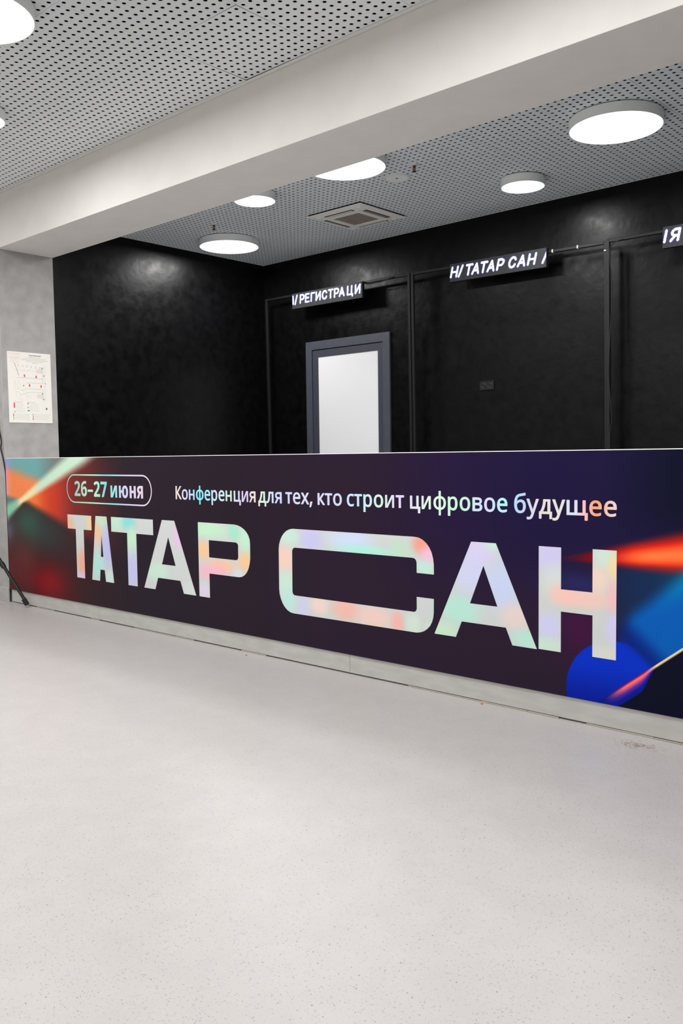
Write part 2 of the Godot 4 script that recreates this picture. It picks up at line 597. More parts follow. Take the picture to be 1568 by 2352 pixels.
func art_texture(xa: float, xb: float, px: int, py: int) -> ImageTexture:
	var data := PackedByteArray()
	data.resize(px * py * 3)
	var k := 0
	for j in py:
		var y := BAN_Y1 - (BAN_Y1 - BAN_Y0) * (j + 0.5) / py
		for i in px:
			var c := art(xa + (xb - xa) * (i + 0.5) / px, y)
			data[k] = c.r8
			data[k + 1] = c.g8
			data[k + 2] = c.b8
			k += 3
	return ImageTexture.create_from_image(Image.create_from_data(px, py, false, Image.FORMAT_RGB8, data))

# rainbow print of the lettering: patches of tint, each [x, y, rx, ry, r, g, b]
const PATCH := [
	[-5.98, 0.70, 0.06, 0.06, 250, 186, 146], [-5.69, 0.72, 0.05, 0.08, 248, 214, 150], [-5.82, 0.42, 0.06, 0.10, 252, 170, 140], [-5.84, 0.31, 0.08, 0.04, 228, 200, 238],
	[-5.55, 0.76, 0.08, 0.06, 196, 236, 204], [-5.60, 0.65, 0.05, 0.07, 252, 200, 150], [-5.47, 0.56, 0.07, 0.14, 188, 190, 250], [-5.60, 0.42, 0.08, 0.10, 176, 236, 226], [-5.45, 0.34, 0.06, 0.05, 205, 235, 222],
	[-5.35, 0.74, 0.09, 0.06, 190, 240, 212], [-5.20, 0.75, 0.08, 0.05, 124, 226, 228], [-5.17, 0.62, 0.07, 0.10, 200, 242, 206], [-5.16, 0.42, 0.08, 0.13, 194, 198, 252],
	[-4.63, 0.68, 0.07, 0.08, 234, 196, 238], [-4.88, 0.43, 0.12, 0.06, 200, 240, 216], [-4.52, 0.33, 0.08, 0.06, 214, 226, 222],
	[-4.35, 0.74, 0.20, 0.05, 192, 242, 202], [-4.08, 0.74, 0.05, 0.05, 150, 236, 204], [-3.97, 0.70, 0.06, 0.08, 190, 242, 206], [-4.38, 0.61, 0.07, 0.06, 254, 200, 142], [-3.98, 0.56, 0.06, 0.06, 254, 200, 140], [-4.20, 0.52, 0.14, 0.04, 254, 196, 160], [-4.30, 0.47, 0.16, 0.05, 254, 182, 204], [-4.05, 0.48, 0.05, 0.04, 214, 224, 230], [-4.37, 0.34, 0.06, 0.06, 224, 214, 238],
	[-3.42, 0.73, 0.09, 0.07, 198, 198, 248], [-3.60, 0.74, 0.08, 0.05, 200, 236, 222], [-3.12, 0.74, 0.16, 0.06, 206, 224, 254], [-3.02, 0.69, 0.20, 0.03, 170, 242, 222], [-2.78, 0.71, 0.07, 0.05, 190, 228, 200], [-2.64, 0.75, 0.06, 0.05, 255, 150, 126], [-2.60, 0.69, 0.05, 0.05, 252, 190, 222], [-2.62, 0.63, 0.06, 0.04, 190, 238, 222],
	[-3.63, 0.60, 0.08, 0.08, 254, 208, 190], [-3.63, 0.46, 0.08, 0.08, 202, 238, 220], [-3.60, 0.36, 0.07, 0.07, 190, 236, 230], [-3.48, 0.33, 0.06, 0.07, 208, 212, 244], [-3.36, 0.36, 0.07, 0.05, 250, 218, 206], [-3.16, 0.36, 0.10, 0.06, 255, 184, 168], [-2.96, 0.34, 0.12, 0.06, 252, 208, 196], [-2.80, 0.33, 0.04, 0.06, 255, 180, 166], [-2.70, 0.33, 0.05, 0.06, 214, 236, 216],
	[-2.30, 0.74, 0.10, 0.07, 222, 208, 250], [-2.22, 0.77, 0.05, 0.03, 196, 240, 214], [-2.34, 0.62, 0.10, 0.10, 210, 214, 254], [-2.17, 0.58, 0.08, 0.12, 200, 214, 255], [-2.42, 0.44, 0.12, 0.07, 180, 240, 220], [-2.10, 0.44, 0.08, 0.06, 240, 214, 208], [-2.52, 0.32, 0.10, 0.05, 200, 240, 206], [-2.03, 0.34, 0.09, 0.05, 184, 240, 220],
	[-1.92, 0.74, 0.08, 0.07, 208, 202, 252], [-1.90, 0.62, 0.06, 0.08, 216, 226, 224], [-1.86, 0.57, 0.07, 0.05, 254, 200, 184], [-1.75, 0.56, 0.12, 0.04, 254, 202, 190], [-1.93, 0.42, 0.07, 0.06, 210, 210, 254], [-1.92, 0.33, 0.09, 0.04, 210, 234, 218], [-1.66, 0.75, 0.05, 0.05, 208, 236, 220], [-1.62, 0.71, 0.03, 0.06, 254, 222, 160], [-1.70, 0.65, 0.06, 0.06, 250, 218, 196], [-1.62, 0.58, 0.03, 0.07, 254, 190, 196], [-1.62, 0.44, 0.04, 0.07, 214, 208, 254], [-1.66, 0.32, 0.08, 0.05, 222, 224, 212],
]
# tints of the upper line of text along x: [x, r, g, b]
const LINE_TINT := [
	[-6.00, 160, 196, 190], [-5.86, 166, 206, 190], [-5.70, 176, 240, 206], [-5.60, 176, 246, 212], [-5.48, 120, 226, 236], [-5.38, 150, 236, 230], [-5.28, 196, 214, 244], [-5.12, 224, 208, 240], [-4.95, 232, 214, 226],
	[-4.65, 236, 222, 210], [-4.52, 214, 212, 250], [-4.41, 130, 232, 246], [-4.25, 200, 222, 250], [-4.10, 200, 236, 222], [-3.98, 212, 196, 252], [-3.88, 236, 224, 212], [-3.80, 208, 236, 222], [-3.70, 202, 212, 252], [-3.40, 220, 218, 248], [-3.20, 206, 216, 254], [-3.05, 190, 232, 254], [-2.90, 208, 242, 220], [-2.78, 222, 210, 252],
	[-2.60, 222, 242, 224], [-2.40, 196, 242, 216], [-2.25, 210, 218, 254], [-2.15, 176, 242, 248], [-2.08, 180, 210, 254], [-1.99, 226, 218, 222], [-1.90, 230, 224, 212], [-1.80, 214, 226, 244], [-1.75, 255, 190, 190], [-1.70, 255, 164, 112], [-1.63, 236, 208, 204], [-1.50, 226, 224, 222],
]

func foil_texture() -> ImageTexture:
	var px := 1000
	var py := 166
	var img := Image.create(px, py, false, Image.FORMAT_RGB8)
	img.fill(srgb(208, 214, 212))
	var sx := px / (BAN_X1 - BAN_X0)
	var sy := py / (BAN_Y1 - BAN_Y0)
	for p in PATCH:
		var cx: float = (p[0] - BAN_X0) * sx
		var cy: float = (BAN_Y1 - p[1]) * sy
		var rx: float = p[2] * sx
		var ry: float = p[3] * sy
		var col := srgb(p[4], p[5], p[6])
		for j in range(maxi(0, int(cy - 2 * ry)), mini(py, int(cy + 2 * ry) + 1)):
			for i in range(maxi(0, int(cx - 2 * rx)), mini(px, int(cx + 2 * rx) + 1)):
				var d := Vector2((i - cx) / rx, (j - cy) / ry).length()
				if d < 1.6:
					img.set_pixel(i, j, img.get_pixel(i, j).lerp(col, 0.8 * (1.0 - smoothstep(0.3, 1.6, d))))
	var split := int((BAN_Y1 - 0.845) * sy)
	var n := 0
	for i in px:
		var x := BAN_X0 + (i + 0.5) / sx
		while n < LINE_TINT.size() - 2 and LINE_TINT[n + 1][0] < x:
			n += 1
		var a: Array = LINE_TINT[n]
		var b: Array = LINE_TINT[n + 1]
		var t := clampf((x - a[0]) / (b[0] - a[0]), 0.0, 1.0)
		img.fill_rect(Rect2i(i, 0, 1, split), srgb(a[1], a[2], a[3]).lerp(srgb(b[1], b[2], b[3]), t))
	return ImageTexture.create_from_image(img)

func ban_uv(x: float, y: float) -> Vector2:
	return Vector2((x - BAN_X0) / (BAN_X1 - BAN_X0), (BAN_Y1 - y) / (BAN_Y1 - BAN_Y0))

# flat cut letter: outline (and one counter) in millimetres, raised `t` from z0
func cut_letter(outer: Array, hole: Array, z0: float, t: float) -> ArrayMesh:
	var ring := PackedVector2Array()
	for p in outer:
		ring.append(Vector2(p[0], p[1]) / 1000.0)
	var inner := PackedVector2Array()
	for p in hole:
		inner.append(Vector2(p[0], p[1]) / 1000.0)
	var st := begin()
	for poly in ([ring, inner] if inner.size() else [ring]):
		var ccw := not Geometry2D.is_polygon_clockwise(poly)
		for i in poly.size():
			var a: Vector2 = poly[i]
			var b: Vector2 = poly[(i + 1) % poly.size()]
			var nn := Vector2(b.y - a.y, a.x - b.x).normalized() * (1.0 if ccw else -1.0)
			if poly == inner:
				nn = -nn
			var mid := Vector3((a.x + b.x) / 2 - nn.x, (a.y + b.y) / 2 - nn.y, z0 + t / 2)
			for tri in [[a, b, 1, 0], [a, b, 0, 1]]:
				if tri[2] == 1:
					side_tri(st, Vector3(a.x, a.y, z0), Vector3(b.x, b.y, z0), Vector3(b.x, b.y, z0 + t), mid)
				else:
					side_tri(st, Vector3(a.x, a.y, z0), Vector3(b.x, b.y, z0 + t), Vector3(a.x, a.y, z0 + t), mid)
	var face := ring
	if inner.size():
		if Geometry2D.is_polygon_clockwise(ring) == Geometry2D.is_polygon_clockwise(inner):
			inner.reverse()
		var bi := 0
		var bj := 0
		var best := 1e9
		for i in ring.size():
			for j in inner.size():
				var d := ring[i].distance_to(inner[j])
				if d < best:
					best = d
					bi = i
					bj = j
		face = PackedVector2Array()
		for i in bi + 1:
			face.append(ring[i])
		for j in inner.size() + 1:
			face.append(inner[(bj + j) % inner.size()])
		# walk back along the cut, a hair beside it
		var away := (ring[(bi + 1) % ring.size()] - ring[bi]).normalized() * 0.00002
		face[face.size() - 1] += away
		face.append(ring[bi] + away)
		for i in range(bi + 1, ring.size()):
			face.append(ring[i])
	var idx := Geometry2D.triangulate_polygon(face)
	if idx.is_empty():
		push_error("letter could not be triangulated")
	for k in range(0, idx.size(), 3):
		var a := face[idx[k]]
		var b := face[idx[k + 1]]
		var c := face[idx[k + 2]]
		if (b - a).cross(c - a) > 0.0:
			var s := b
			b = c
			c = s
		for p in [a, b, c]:
			st.set_normal(Vector3(0, 0, 1))
			st.set_uv(ban_uv(p.x, p.y))
			st.add_vertex(Vector3(p.x, p.y, z0 + t))
	return st.commit()

func side_tri(st: SurfaceTool, a: Vector3, b: Vector3, c: Vector3, inside: Vector3) -> void:
	var n := (b - a).cross(c - a).normalized()
	if n.dot(a - inside) < 0.0:
		n = -n
		var t := b
		b = c
		c = t
	for p in [a, c, b]:
		st.set_normal(n)
		st.set_uv(ban_uv(p.x, p.y))
		st.add_vertex(p)

var fonts := {}
func font(bold: bool) -> Font:
	if not fonts.has(bold):
		var f := SystemFont.new()
		f.font_names = PackedStringArray(["Droid Sans"])
		f.font_weight = 700 if bold else 400
		fonts[bold] = f
	return fonts[bold]

# a word as a thin mesh stretched between xa and xb; `lo`..`hi` is the height of reference text `ref`
func word_mesh(text: String, f: Font, xa: float, xb: float, base: float, ref_h: float, ref: String, z0: float, t: float, fatter := 0.0) -> ArrayMesh:
	var ref_mesh := TextMesh.new()
	ref_mesh.font = f
	ref_mesh.font_size = 100
	ref_mesh.pixel_size = 0.01
	ref_mesh.depth = 0.1
	ref_mesh.curve_step = 1.5
	ref_mesh.horizontal_alignment = HORIZONTAL_ALIGNMENT_LEFT
	ref_mesh.vertical_alignment = VERTICAL_ALIGNMENT_BOTTOM
	ref_mesh.text = ref
	var rb := ref_mesh.get_aabb()
	var m: TextMesh = ref_mesh.duplicate()
	m.text = text
	var arr := m.get_mesh_arrays()
	var v: PackedVector3Array = arr[Mesh.ARRAY_VERTEX]
	var lo := Vector3(1e9, 1e9, 1e9)
	var hi := -lo
	for p in v:
		lo = lo.min(p)
		hi = hi.max(p)
	var sy := ref_h / rb.size.y
	for i in v.size():
		var p := v[i]
		v[i] = Vector3(xa + fatter + (p.x - lo.x) / (hi.x - lo.x) * (xb - xa - 2 * fatter), base + (p.y - rb.position.y) * sy, z0 + (t if p.z > (lo.z + hi.z) / 2 else 0.0))
	# a heavier cut: the same outline laid over itself, shifted by a hair all round
	var out := begin()
	var nrm: PackedVector3Array = arr[Mesh.ARRAY_NORMAL]
	var idx: PackedInt32Array = arr[Mesh.ARRAY_INDEX] if arr[Mesh.ARRAY_INDEX] != null else PackedInt32Array(range(v.size()))
	var turns := 8 if fatter > 0.0 else 1
	for k in turns:
		var d := Vector3(cos(TAU * k / turns) * fatter, sin(TAU * k / turns) * fatter, 0.00012 * k)
		for i in idx:
			var p := v[i] + d
			out.set_normal(nrm[i])
			out.set_uv(ban_uv(p.x, p.y))
			out.add_vertex(p)
	return out.commit()

const LETTERS := [
	[[[-6005, 775], [-5675, 775], [-5675, 668], [-5783, 668], [-5783, 301], [-5892, 301], [-5892, 668], [-6005, 668]], []],
	[[[-5617, 777], [-5473, 777], [-5399, 301], [-5503, 301], [-5516, 385], [-5572, 385], [-5583, 301], [-5686, 301]], [[-5545, 650], [-5528, 480], [-5561, 480]]],
	[[[-5416, 778], [-4911, 778], [-4911, 672], [-5109, 672], [-5109, 303], [-5219, 303], [-5219, 672], [-5416, 672]], []],
	[[[-4809, 780], [-4674, 780], [-4460, 303], [-4588, 303], [-4623, 385], [-4868, 385], [-4902, 303], [-5030, 303]], [[-4744, 668], [-4670, 480], [-4820, 480]]],
	[[[-4426, 782], [-4079, 782], [-4044, 779], [-4012, 770], [-3984, 757], [-3961, 740], [-3944, 720], [-3933, 697], [-3930, 671], [-3931, 582], [-3936, 553], [-3944, 528], [-3956, 505], [-3972, 486], [-3991, 472], [-4012, 463], [-4036, 459], [-4321, 459], [-4321, 303], [-4426, 303]],
		[[-4320, 672], [-4064, 672], [-4054, 670], [-4046, 666], [-4041, 660], [-4039, 654], [-4040, 579], [-4043, 573], [-4047, 567], [-4054, 564], [-4062, 562], [-4320, 562]]],
	[[[-2564, 598], [-2564, 647], [-2568, 678], [-2577, 707], [-2591, 732], [-2609, 752], [-2631, 768], [-2656, 778], [-2684, 781], [-3565, 780], [-3590, 775], [-3613, 766], [-3634, 751], [-3652, 732], [-3666, 709], [-3676, 683], [-3680, 655], [-3682, 425], [-3679, 393], [-3669, 364], [-3655, 339], [-3637, 318], [-3615, 302], [-3590, 292], [-3563, 289], [-2674, 291], [-2649, 296], [-2626, 305], [-2606, 319], [-2589, 336], [-2577, 357], [-2569, 381], [-2566, 407], [-2565, 475], [-2672, 475], [-2672, 415], [-2674, 408], [-2678, 402], [-2684, 398], [-2691, 396], [-3550, 395], [-3559, 396], [-3566, 401], [-3570, 408], [-3572, 416], [-3569, 649], [-3567, 657], [-3563, 664], [-3556, 669], [-3548, 672], [-2695, 673], [-2686, 671], [-2678, 666], [-2673, 658], [-2671, 648], [-2671, 598]], []],
	[[[-2342, 776], [-2204, 776], [-1987, 303], [-2115, 303], [-2150, 382], [-2398, 382], [-2433, 301], [-2562, 301]], [[-2273, 665], [-2196, 476], [-2350, 476]]],
	[[[-1978, 777], [-1867, 777], [-1867, 590], [-1717, 590], [-1717, 779], [-1608, 779], [-1608, 308], [-1716, 308], [-1716, 490], [-1867, 490], [-1867, 306], [-1978, 306]], []],
]

func build_counter() -> void:
	var root := thing("reception_counter", "long reception counter clad with a dark colourful printed conference banner", "counter")
	var st := begin()
	span(st, Vector3(BAN_X0, 0.0, FRONT - 0.02), Vector3(BAN_X1 + 0.1, 1.19, FRONT - 0.06))
	obj("body", st, M.counter, root)
	st = begin()
	span(st, Vector3(BAN_X0 + 0.01, 0.72, FRONT - 0.06), Vector3(BAN_X1 + 0.1, 0.75, FRONT - 0.62), 0.003)
	obj("worktop", st, M.counter, root)
	# end cheeks
	for x in [BAN_X0 + 0.01, BAN_X1 + 0.08]:
		st = begin()
		span(st, Vector3(x, 0, FRONT - 0.06), Vector3(x + 0.02, 0.72, FRONT - 0.60))
		obj("side_panel", st, M.counter, root)
	# plinth sheets with butt joints, screwed at the joints, on a narrow shadow gap
	var joints := [BAN_X0 + 0.012, -5.62, -3.142, -1.02, BAN_X1 + 0.1]
	for i in joints.size() - 1:
		st = begin()
		span(st, Vector3(joints[i] + 0.001, 0.008, FRONT), Vector3(joints[i + 1] - 0.001, BAN_Y0 + 0.004, FRONT - 0.02), 0.0008)
		obj("plinth", st, M.plinth, root)
	for x in [-5.62, -3.142, -1.02]:
		st = begin()
		lathe(st, [Vector2(0.005, 0.0), Vector2(0.0045, 0.0015), Vector2(0.0, 0.002)], 12, Transform3D(Basis(Vector3.RIGHT, PI / 2), Vector3(x, 0.095, FRONT)))
		obj("screw", st, M.chrome, root)
	# beads of old sealant along the floor
	var rng := RandomNumberGenerator.new()
	rng.seed = 5
	st = begin()
	var x := BAN_X0 + 0.05
	while x < BAN_X1:
		var w := rng.randf_range(0.02, 0.24)
		var keep := rng.randf() < (0.35 if x < -3.4 else 0.2 if x < -2.6 else 0.9)
		if keep:
			box(st, Vector3(x + w / 2, 0.003, FRONT + 0.002), Vector3(w, rng.randf_range(0.004, 0.008), rng.randf_range(0.003, 0.007)), 0.0015)
		x += w * rng.randf_range(0.97, 1.03)
	obj("sealant", st, M.sealant, root)
	# banner: white board, printed face, letters
	st = begin()
	span(st, Vector3(BAN_X0, BAN_Y0, BAN_Z - 0.001), Vector3(BAN_X1, BAN_Y1 + 0.0035, BAN_Z - 0.010), 0.0006)
	var banner := obj("banner_panel", st, M.board, root)
	var cuts := [BAN_X0, -4.856, -2.156, BAN_X1]
	var sizes := [Vector2i(760, 396), Vector2i(270, 110), Vector2i(1080, 657)]
	for i in 3:
		var a: float = cuts[i]
		var b: float = cuts[i + 1]
		st = begin()
		var c := [Vector3(a, BAN_Y0, BAN_Z), Vector3(a, BAN_Y1, BAN_Z), Vector3(b, BAN_Y1, BAN_Z), Vector3(b, BAN_Y0, BAN_Z)]
		var uv := [Vector2(0, 1), Vector2(0, 0), Vector2(1, 0), Vector2(1, 1)]
		for k in [0, 1, 2, 0, 2, 3]:
			st.set_normal(Vector3(0, 0, 1))
			st.set_uv(uv[k])
			st.add_vertex(c[k])
		var m := mat(Color.WHITE, 0.34, 0.0, 0.22)
		m.albedo_texture = art_texture(a, b, sizes[i].x, sizes[i].y)
		m.texture_repeat = false
		obj("print", st, m, banner)
	var foil := mat(Color(0.955, 0.955, 0.955), 0.4, 0.0, 0.3)
	foil.albedo_texture = foil_texture()
	foil.texture_repeat = false
	for l in LETTERS:
		put("letter", cut_letter(l[0], l[1], BAN_Z + 0.0002, 0.0006), foil, banner)
	var med := font(false)
	for w in [["Конференция", -4.650, -3.872], ["для", -3.848, -3.647], ["тех,", -3.616, -3.400], ["кто", -3.359, -3.177], ["строит", -3.140, -2.748], ["цифровое", -2.710, -2.141], ["будущее", -2.105, -1.609]]:
		put("word", word_mesh(w[0], med, w[1], w[2], 0.925, 0.084, "К", BAN_Z + 0.0002, 0.0006, 0.0016), foil, banner)
	var bold := font(true)
	for w in [["26–27", -5.892, -5.456], ["июня", -5.410, -5.016]]:
		put("word", word_mesh(w[0], bold, w[1], w[2], 0.918, 0.113, "2", BAN_Z + 0.0002, 0.0006), foil, banner)
	# capsule outline round the date
	st = begin()
	var pts := []
	var pr := 0.1075
	for k in 33:
		var a := PI / 2 + PI * k / 32
		pts.append(Vector2(-6.002 + pr + pr * cos(a), 0.9735 + pr * sin(a)))
	for k in 33:
		var a := -PI / 2 + PI * k / 32
		pts.append(Vector2(-4.913 - pr + pr * cos(a), 0.9735 + pr * sin(a)))
	for i in pts.size():
		var p: Vector2 = pts[i]
		var q: Vector2 = pts[(i + 1) % pts.size()]
		var cen := Vector2(clampf(p.x, -6.002 + pr, -4.913 - pr), 0.9735)
		var cen2 := Vector2(clampf(q.x, -6.002 + pr, -4.913 - pr), 0.9735)
		var pi_ := cen + (p - cen) * (1.0 - 0.010 / pr)
		var qi := cen2 + (q - cen2) * (1.0 - 0.010 / pr)
		for tri in [[p, q, qi], [p, qi, pi_]]:
			var a: Vector2 = tri[0]
			var b: Vector2 = tri[1]
			var c: Vector2 = tri[2]
			if (b - a).cross(c - a) > 0.0:
				var s := b
				b = c
				c = s
			for e in [a, b, c]:
				st.set_normal(Vector3(0, 0, 1))
				st.set_uv(ban_uv(e.x, e.y))
				st.add_vertex(Vector3(e.x, e.y, BAN_Z + 0.0008))
	obj("capsule_outline", st, foil, banner)

# ---------------------------------------------------------------- lamps
var lamp_mesh := {}
func ceiling_light(x: float, zf: float, r: float, label: String, group := "") -> void:
	var root := thing("ceiling_light", label, "ceiling light", Vector3(x, CEIL, -zf), group)
	if not lamp_mesh.has(r):
		var s1 := begin()
		lathe(s1, [Vector2(r - 0.012, -0.006), Vector2(r - 0.012, 0.0)], 64)
		var s2 := begin()
		lathe(s2, [Vector2(r - 0.005, -0.067), Vector2(r - 0.005, -0.070), Vector2(r - 0.001, -0.070), Vector2(r, -0.069), Vector2(r, -0.007), Vector2(r - 0.001, -0.006), Vector2(0.0, -0.006)], 72)
		var s3 := begin()
		lathe(s3, [Vector2(0.0, -0.068), Vector2(r - 0.005, -0.068)], 72)
		lamp_mesh[r] = [s1.commit(), s2.commit(), s3.commit()]
	put("spacer", lamp_mesh[r][0], M.spacer, root)
	put("housing", lamp_mesh[r][1], M.lamp_body, root)
	put("diffuser", lamp_mesh[r][2], M.glow, root)
	var l := AreaLight3D.new()
	l.name = "light"
	l.area_size = Vector2(r * 1.38, r * 1.38)
	l.light_color = LAMP_TINT
	l.light_energy = BIG_ENERGY if r > 0.25 else SMALL_ENERGY
	l.area_normalize_energy = true
	l.area_range = 20.0
	l.area_attenuation = 2.0
	l.shadow_enabled = true
	l.position = Vector3(0, -0.072, 0)
	l.rotation = Vector3(-PI / 2, 0, 0)
	root.add_child(l)

func build_lights() -> void:
	var R := 0.296
	var S := 0.172
	ceiling_light(-6.781, 5.839, R, "large round ceiling light by the black wall corner, next to a sprinkler")
	ceiling_light(-5.426, 4.958, S, "small round ceiling light partly hidden by the beam, between air conditioner and sprinkler")
	ceiling_light(-4.333, 4.859, R, "large round ceiling light partly hidden by the beam, beside the round speaker")
	ceiling_light(-3.644, 6.187, S, "small round ceiling light above the second black portal frame")
	ceiling_light(-2.562, 5.511, R, "large round ceiling light above the portal frame with the hanging cable")
	ceiling_light(-4.140, 1.988, R, "large round ceiling light on the lobby side of the beam")
	ceiling_light(-5.363, 2.592, S, "small round ceiling light on the lobby side of the beam")
	var far_big := "large round ceiling light over the open lobby floor"
	var far_small := "small round ceiling light over the open lobby floor"
	for p in [[-1.95, 2.15], [-6.7, 1.5], [-0.5, 2.05], [-3.9, 0.2], [-5.4, -0.2], [-4.4, -1.8], [-1.7, -2.0], [2.4, 0.6], [1.2, -1.6]]:
		ceiling_light(p[0], p[1], R, far_big, "large round lights over the lobby")
	ceiling_light(-8.2, 2.4, S, far_small)

# ---------------------------------------------------------------- door
func build_door() -> void:
	var root := Node3D.new()
	root.name = "door_1"
	add_child(root)
	root.position = Vector3(0, 0, BACK)
	root.set_meta("kind", "structure")
	root.set_meta("label", "white panelled door in a dark grey metal casing")
	var l := -6.735
	var r := -5.562
	var t := 2.427
	var w := 0.089
	# casing: two jambs and a head, mitred
	var mitre := func(a: Vector2, b: Vector2, c: Vector2, d: Vector2) -> SurfaceTool:
		var st := begin()
		var cen := Vector3((a.x + b.x + c.x + d.x) / 4, (a.y + b.y + c.y + d.y) / 4, 0.005)
		var f := []
		var g := []
		for p in [a, b, c, d]:
			g.append(Vector3(p.x, p.y, -0.01))
			f.append(Vector3(p.x, p.y, 0.022))
		quad_out(st, f[0], f[1], f[2], f[3], cen)
		for k in 4:
			quad_out(st, f[k], f[(k + 1) % 4], g[(k + 1) % 4], g[k], cen)
		return st
	obj("casing", mitre.call(Vector2(l, 0), Vector2(l, t), Vector2(l + w, t - w), Vector2(l + w, 0)), M.casing, root)
	obj("casing", mitre.call(Vector2(r, 0), Vector2(r, t), Vector2(r - w, t - w), Vector2(r - w, 0)), M.casing, root)
	obj("casing", mitre.call(Vector2(l, t), Vector2(r, t), Vector2(r - w, t - w), Vector2(l + w, t - w)), M.casing, root)
	# leaf: frame rails round a white panel
	var il := l + w + 0.005
	var ir := r - w - 0.005
	var it := t - w - 0.006
	var pl := -6.563
	var pr := -5.722
	var pt := 2.257
	for e in [[il, pl, 0.005, it], [pr, ir, 0.005, it], [pl, pr, pt, it], [pl, pr, 0.005, 0.25]]:
		var st := begin()
		span(st, Vector3(e[0], e[2], 0.012), Vector3(e[1], e[3], -0.04), 0.0012)
		obj("rail", st, M.leaf, root)
	var st := begin()
	span(st, Vector3(pl, 0.25, 0.004), Vector3(pr, pt, -0.03))
	obj("panel", st, M.panel, root)
	st = begin()
	span(st, Vector3(-6.70, 0.0, -0.045), Vector3(-5.60, 2.39, -0.19))
	obj("rebate", st, M.groove, root)

# ---------------------------------------------------------------- frames and LED signs
func stroke_glyphs() -> Dictionary:
	return {
		"Н": [[[0, 0], [0, 1]], [[0.8, 0], [0.8, 1]], [[0, 0.5], [0.8, 0.5]]],
		"/": [[[-0.02, -0.06], [0.30, 1.06]]],
		"Т": [[[0, 1], [0.8, 1]], [[0.4, 0], [0.4, 1]]],
		"А": [[[0, 0], [0.42, 1], [0.84, 0]], [[0.16, 0.32], [0.68, 0.32]]],
		"Р": [[[0, 0], [0, 1], [0.45, 1], [0.68, 0.88], [0.72, 0.70], [0.64, 0.52], [0.45, 0.42], [0, 0.42]]],
		"С": [[[0.78, 0.74], [0.66, 0.93], [0.42, 1.0], [0.18, 0.92], [0.03, 0.68], [0.0, 0.48], [0.05, 0.25], [0.2, 0.06], [0.42, 0.0], [0.66, 0.07], [0.78, 0.26]]],
		"Е": [[[0.64, 1], [0, 1], [0, 0], [0.66, 0]], [[0, 0.52], [0.56, 0.52]]],
		"Г": [[[0, 0], [0, 1], [0.6, 1]]],
		"И": [[[0, 1], [0, 0], [0.76, 1], [0.76, 0]]],
		"Ц": [[[0, 1], [0, 0], [0.72, 0], [0.72, 1]], [[0.72, 0], [0.88, 0], [0.88, -0.2]]],
		"Я": [[[0.72, 0], [0.72, 1], [0.28, 1], [0.06, 0.88], [0.0, 0.72], [0.08, 0.54], [0.28, 0.44], [0.72, 0.44]], [[0.36, 0.44], [0, 0]]],
		"|": [[[0, 0], [0, 1]]],
		"\\": [[[0, 1], [0.1, 0]]],
	}

# items: [glyph, x in LED columns]; returns the lit-diode picture of the display
func led_image(items: Array, gw: float, gh: float, base: float, slant: float, thick: float) -> Image:
	var px := 288
	var py := 48
	var img := Image.create(px, py, false, Image.FORMAT_RGB8)
	img.fill(Color.BLACK)
	var glyphs := stroke_glyphs()
	for it in items:
		var segs := []
		for line in glyphs[it[0]]:
			for i in line.size() - 1:
				var ab := []
				for p in [line[i], line[i + 1]]:
					ab.append(Vector2(it[1] + p[0] * gw + slant * p[1] * gh, py - base - p[1] * gh))
				segs.append(ab)
		for s in segs:
			var a: Vector2 = s[0]
			var b: Vector2 = s[1]
			for j in range(maxi(0, int(minf(a.y, b.y) - 5)), mini(py, int(maxf(a.y, b.y) + 6))):
				for i in range(maxi(0, int(minf(a.x, b.x) - 5)), mini(px, int(maxf(a.x, b.x) + 6))):
					var p := Vector2(i + 0.5, j + 0.5)
					var d := p.distance_to(Geometry2D.get_closest_point_to_segment(p, a, b))
					if d < thick:
						img.set_pixel(i, j, Color(1, 1, 1))
					elif d < thick + 0.9 and img.get_pixel(i, j).b < 0.9:
						img.set_pixel(i, j, Color(0.25, 0.3, 0.8))
	return img

func led_sign(at: Vector3, size: Vector2, tilt: float, img: Image, label: String) -> void:
	var root := thing("led_sign", label, "led sign", at)
	root.rotation.z = tilt
	var st := begin()
	box(st, Vector3(0, 0, -0.018), Vector3(size.x, size.y, 0.036), 0.002)
	obj("housing", st, M.metal_black, root)
	var m := mat(srgb(50, 50, 54), 0.5, 0.0, 0.3)
	m.emission_enabled = true
	m.emission = Color.WHITE
	m.emission_texture = ImageTexture.create_from_image(img)
	m.emission_operator = BaseMaterial3D.EMISSION_OP_MULTIPLY
	m.emission_energy_multiplier = 1.25
	m.texture_filter = BaseMaterial3D.TEXTURE_FILTER_LINEAR
	m.texture_repeat = false
	st = begin()
	var h := size / 2.0 - Vector2(0.001, 0.001)
	var c := [Vector3(-h.x, -h.y, 0.0012), Vector3(-h.x, h.y, 0.0012), Vector3(h.x, h.y, 0.0012), Vector3(h.x, -h.y, 0.0012)]
	var uv := [Vector2(0, 1), Vector2(0, 0), Vector2(1, 0), Vector2(1, 1)]
	for k in [0, 1, 2, 0, 2, 3]:
		st.set_normal(Vector3(0, 0, 1))
		st.set_uv(uv[k])
		st.add_vertex(c[k])
	obj("screen", st, m, root)

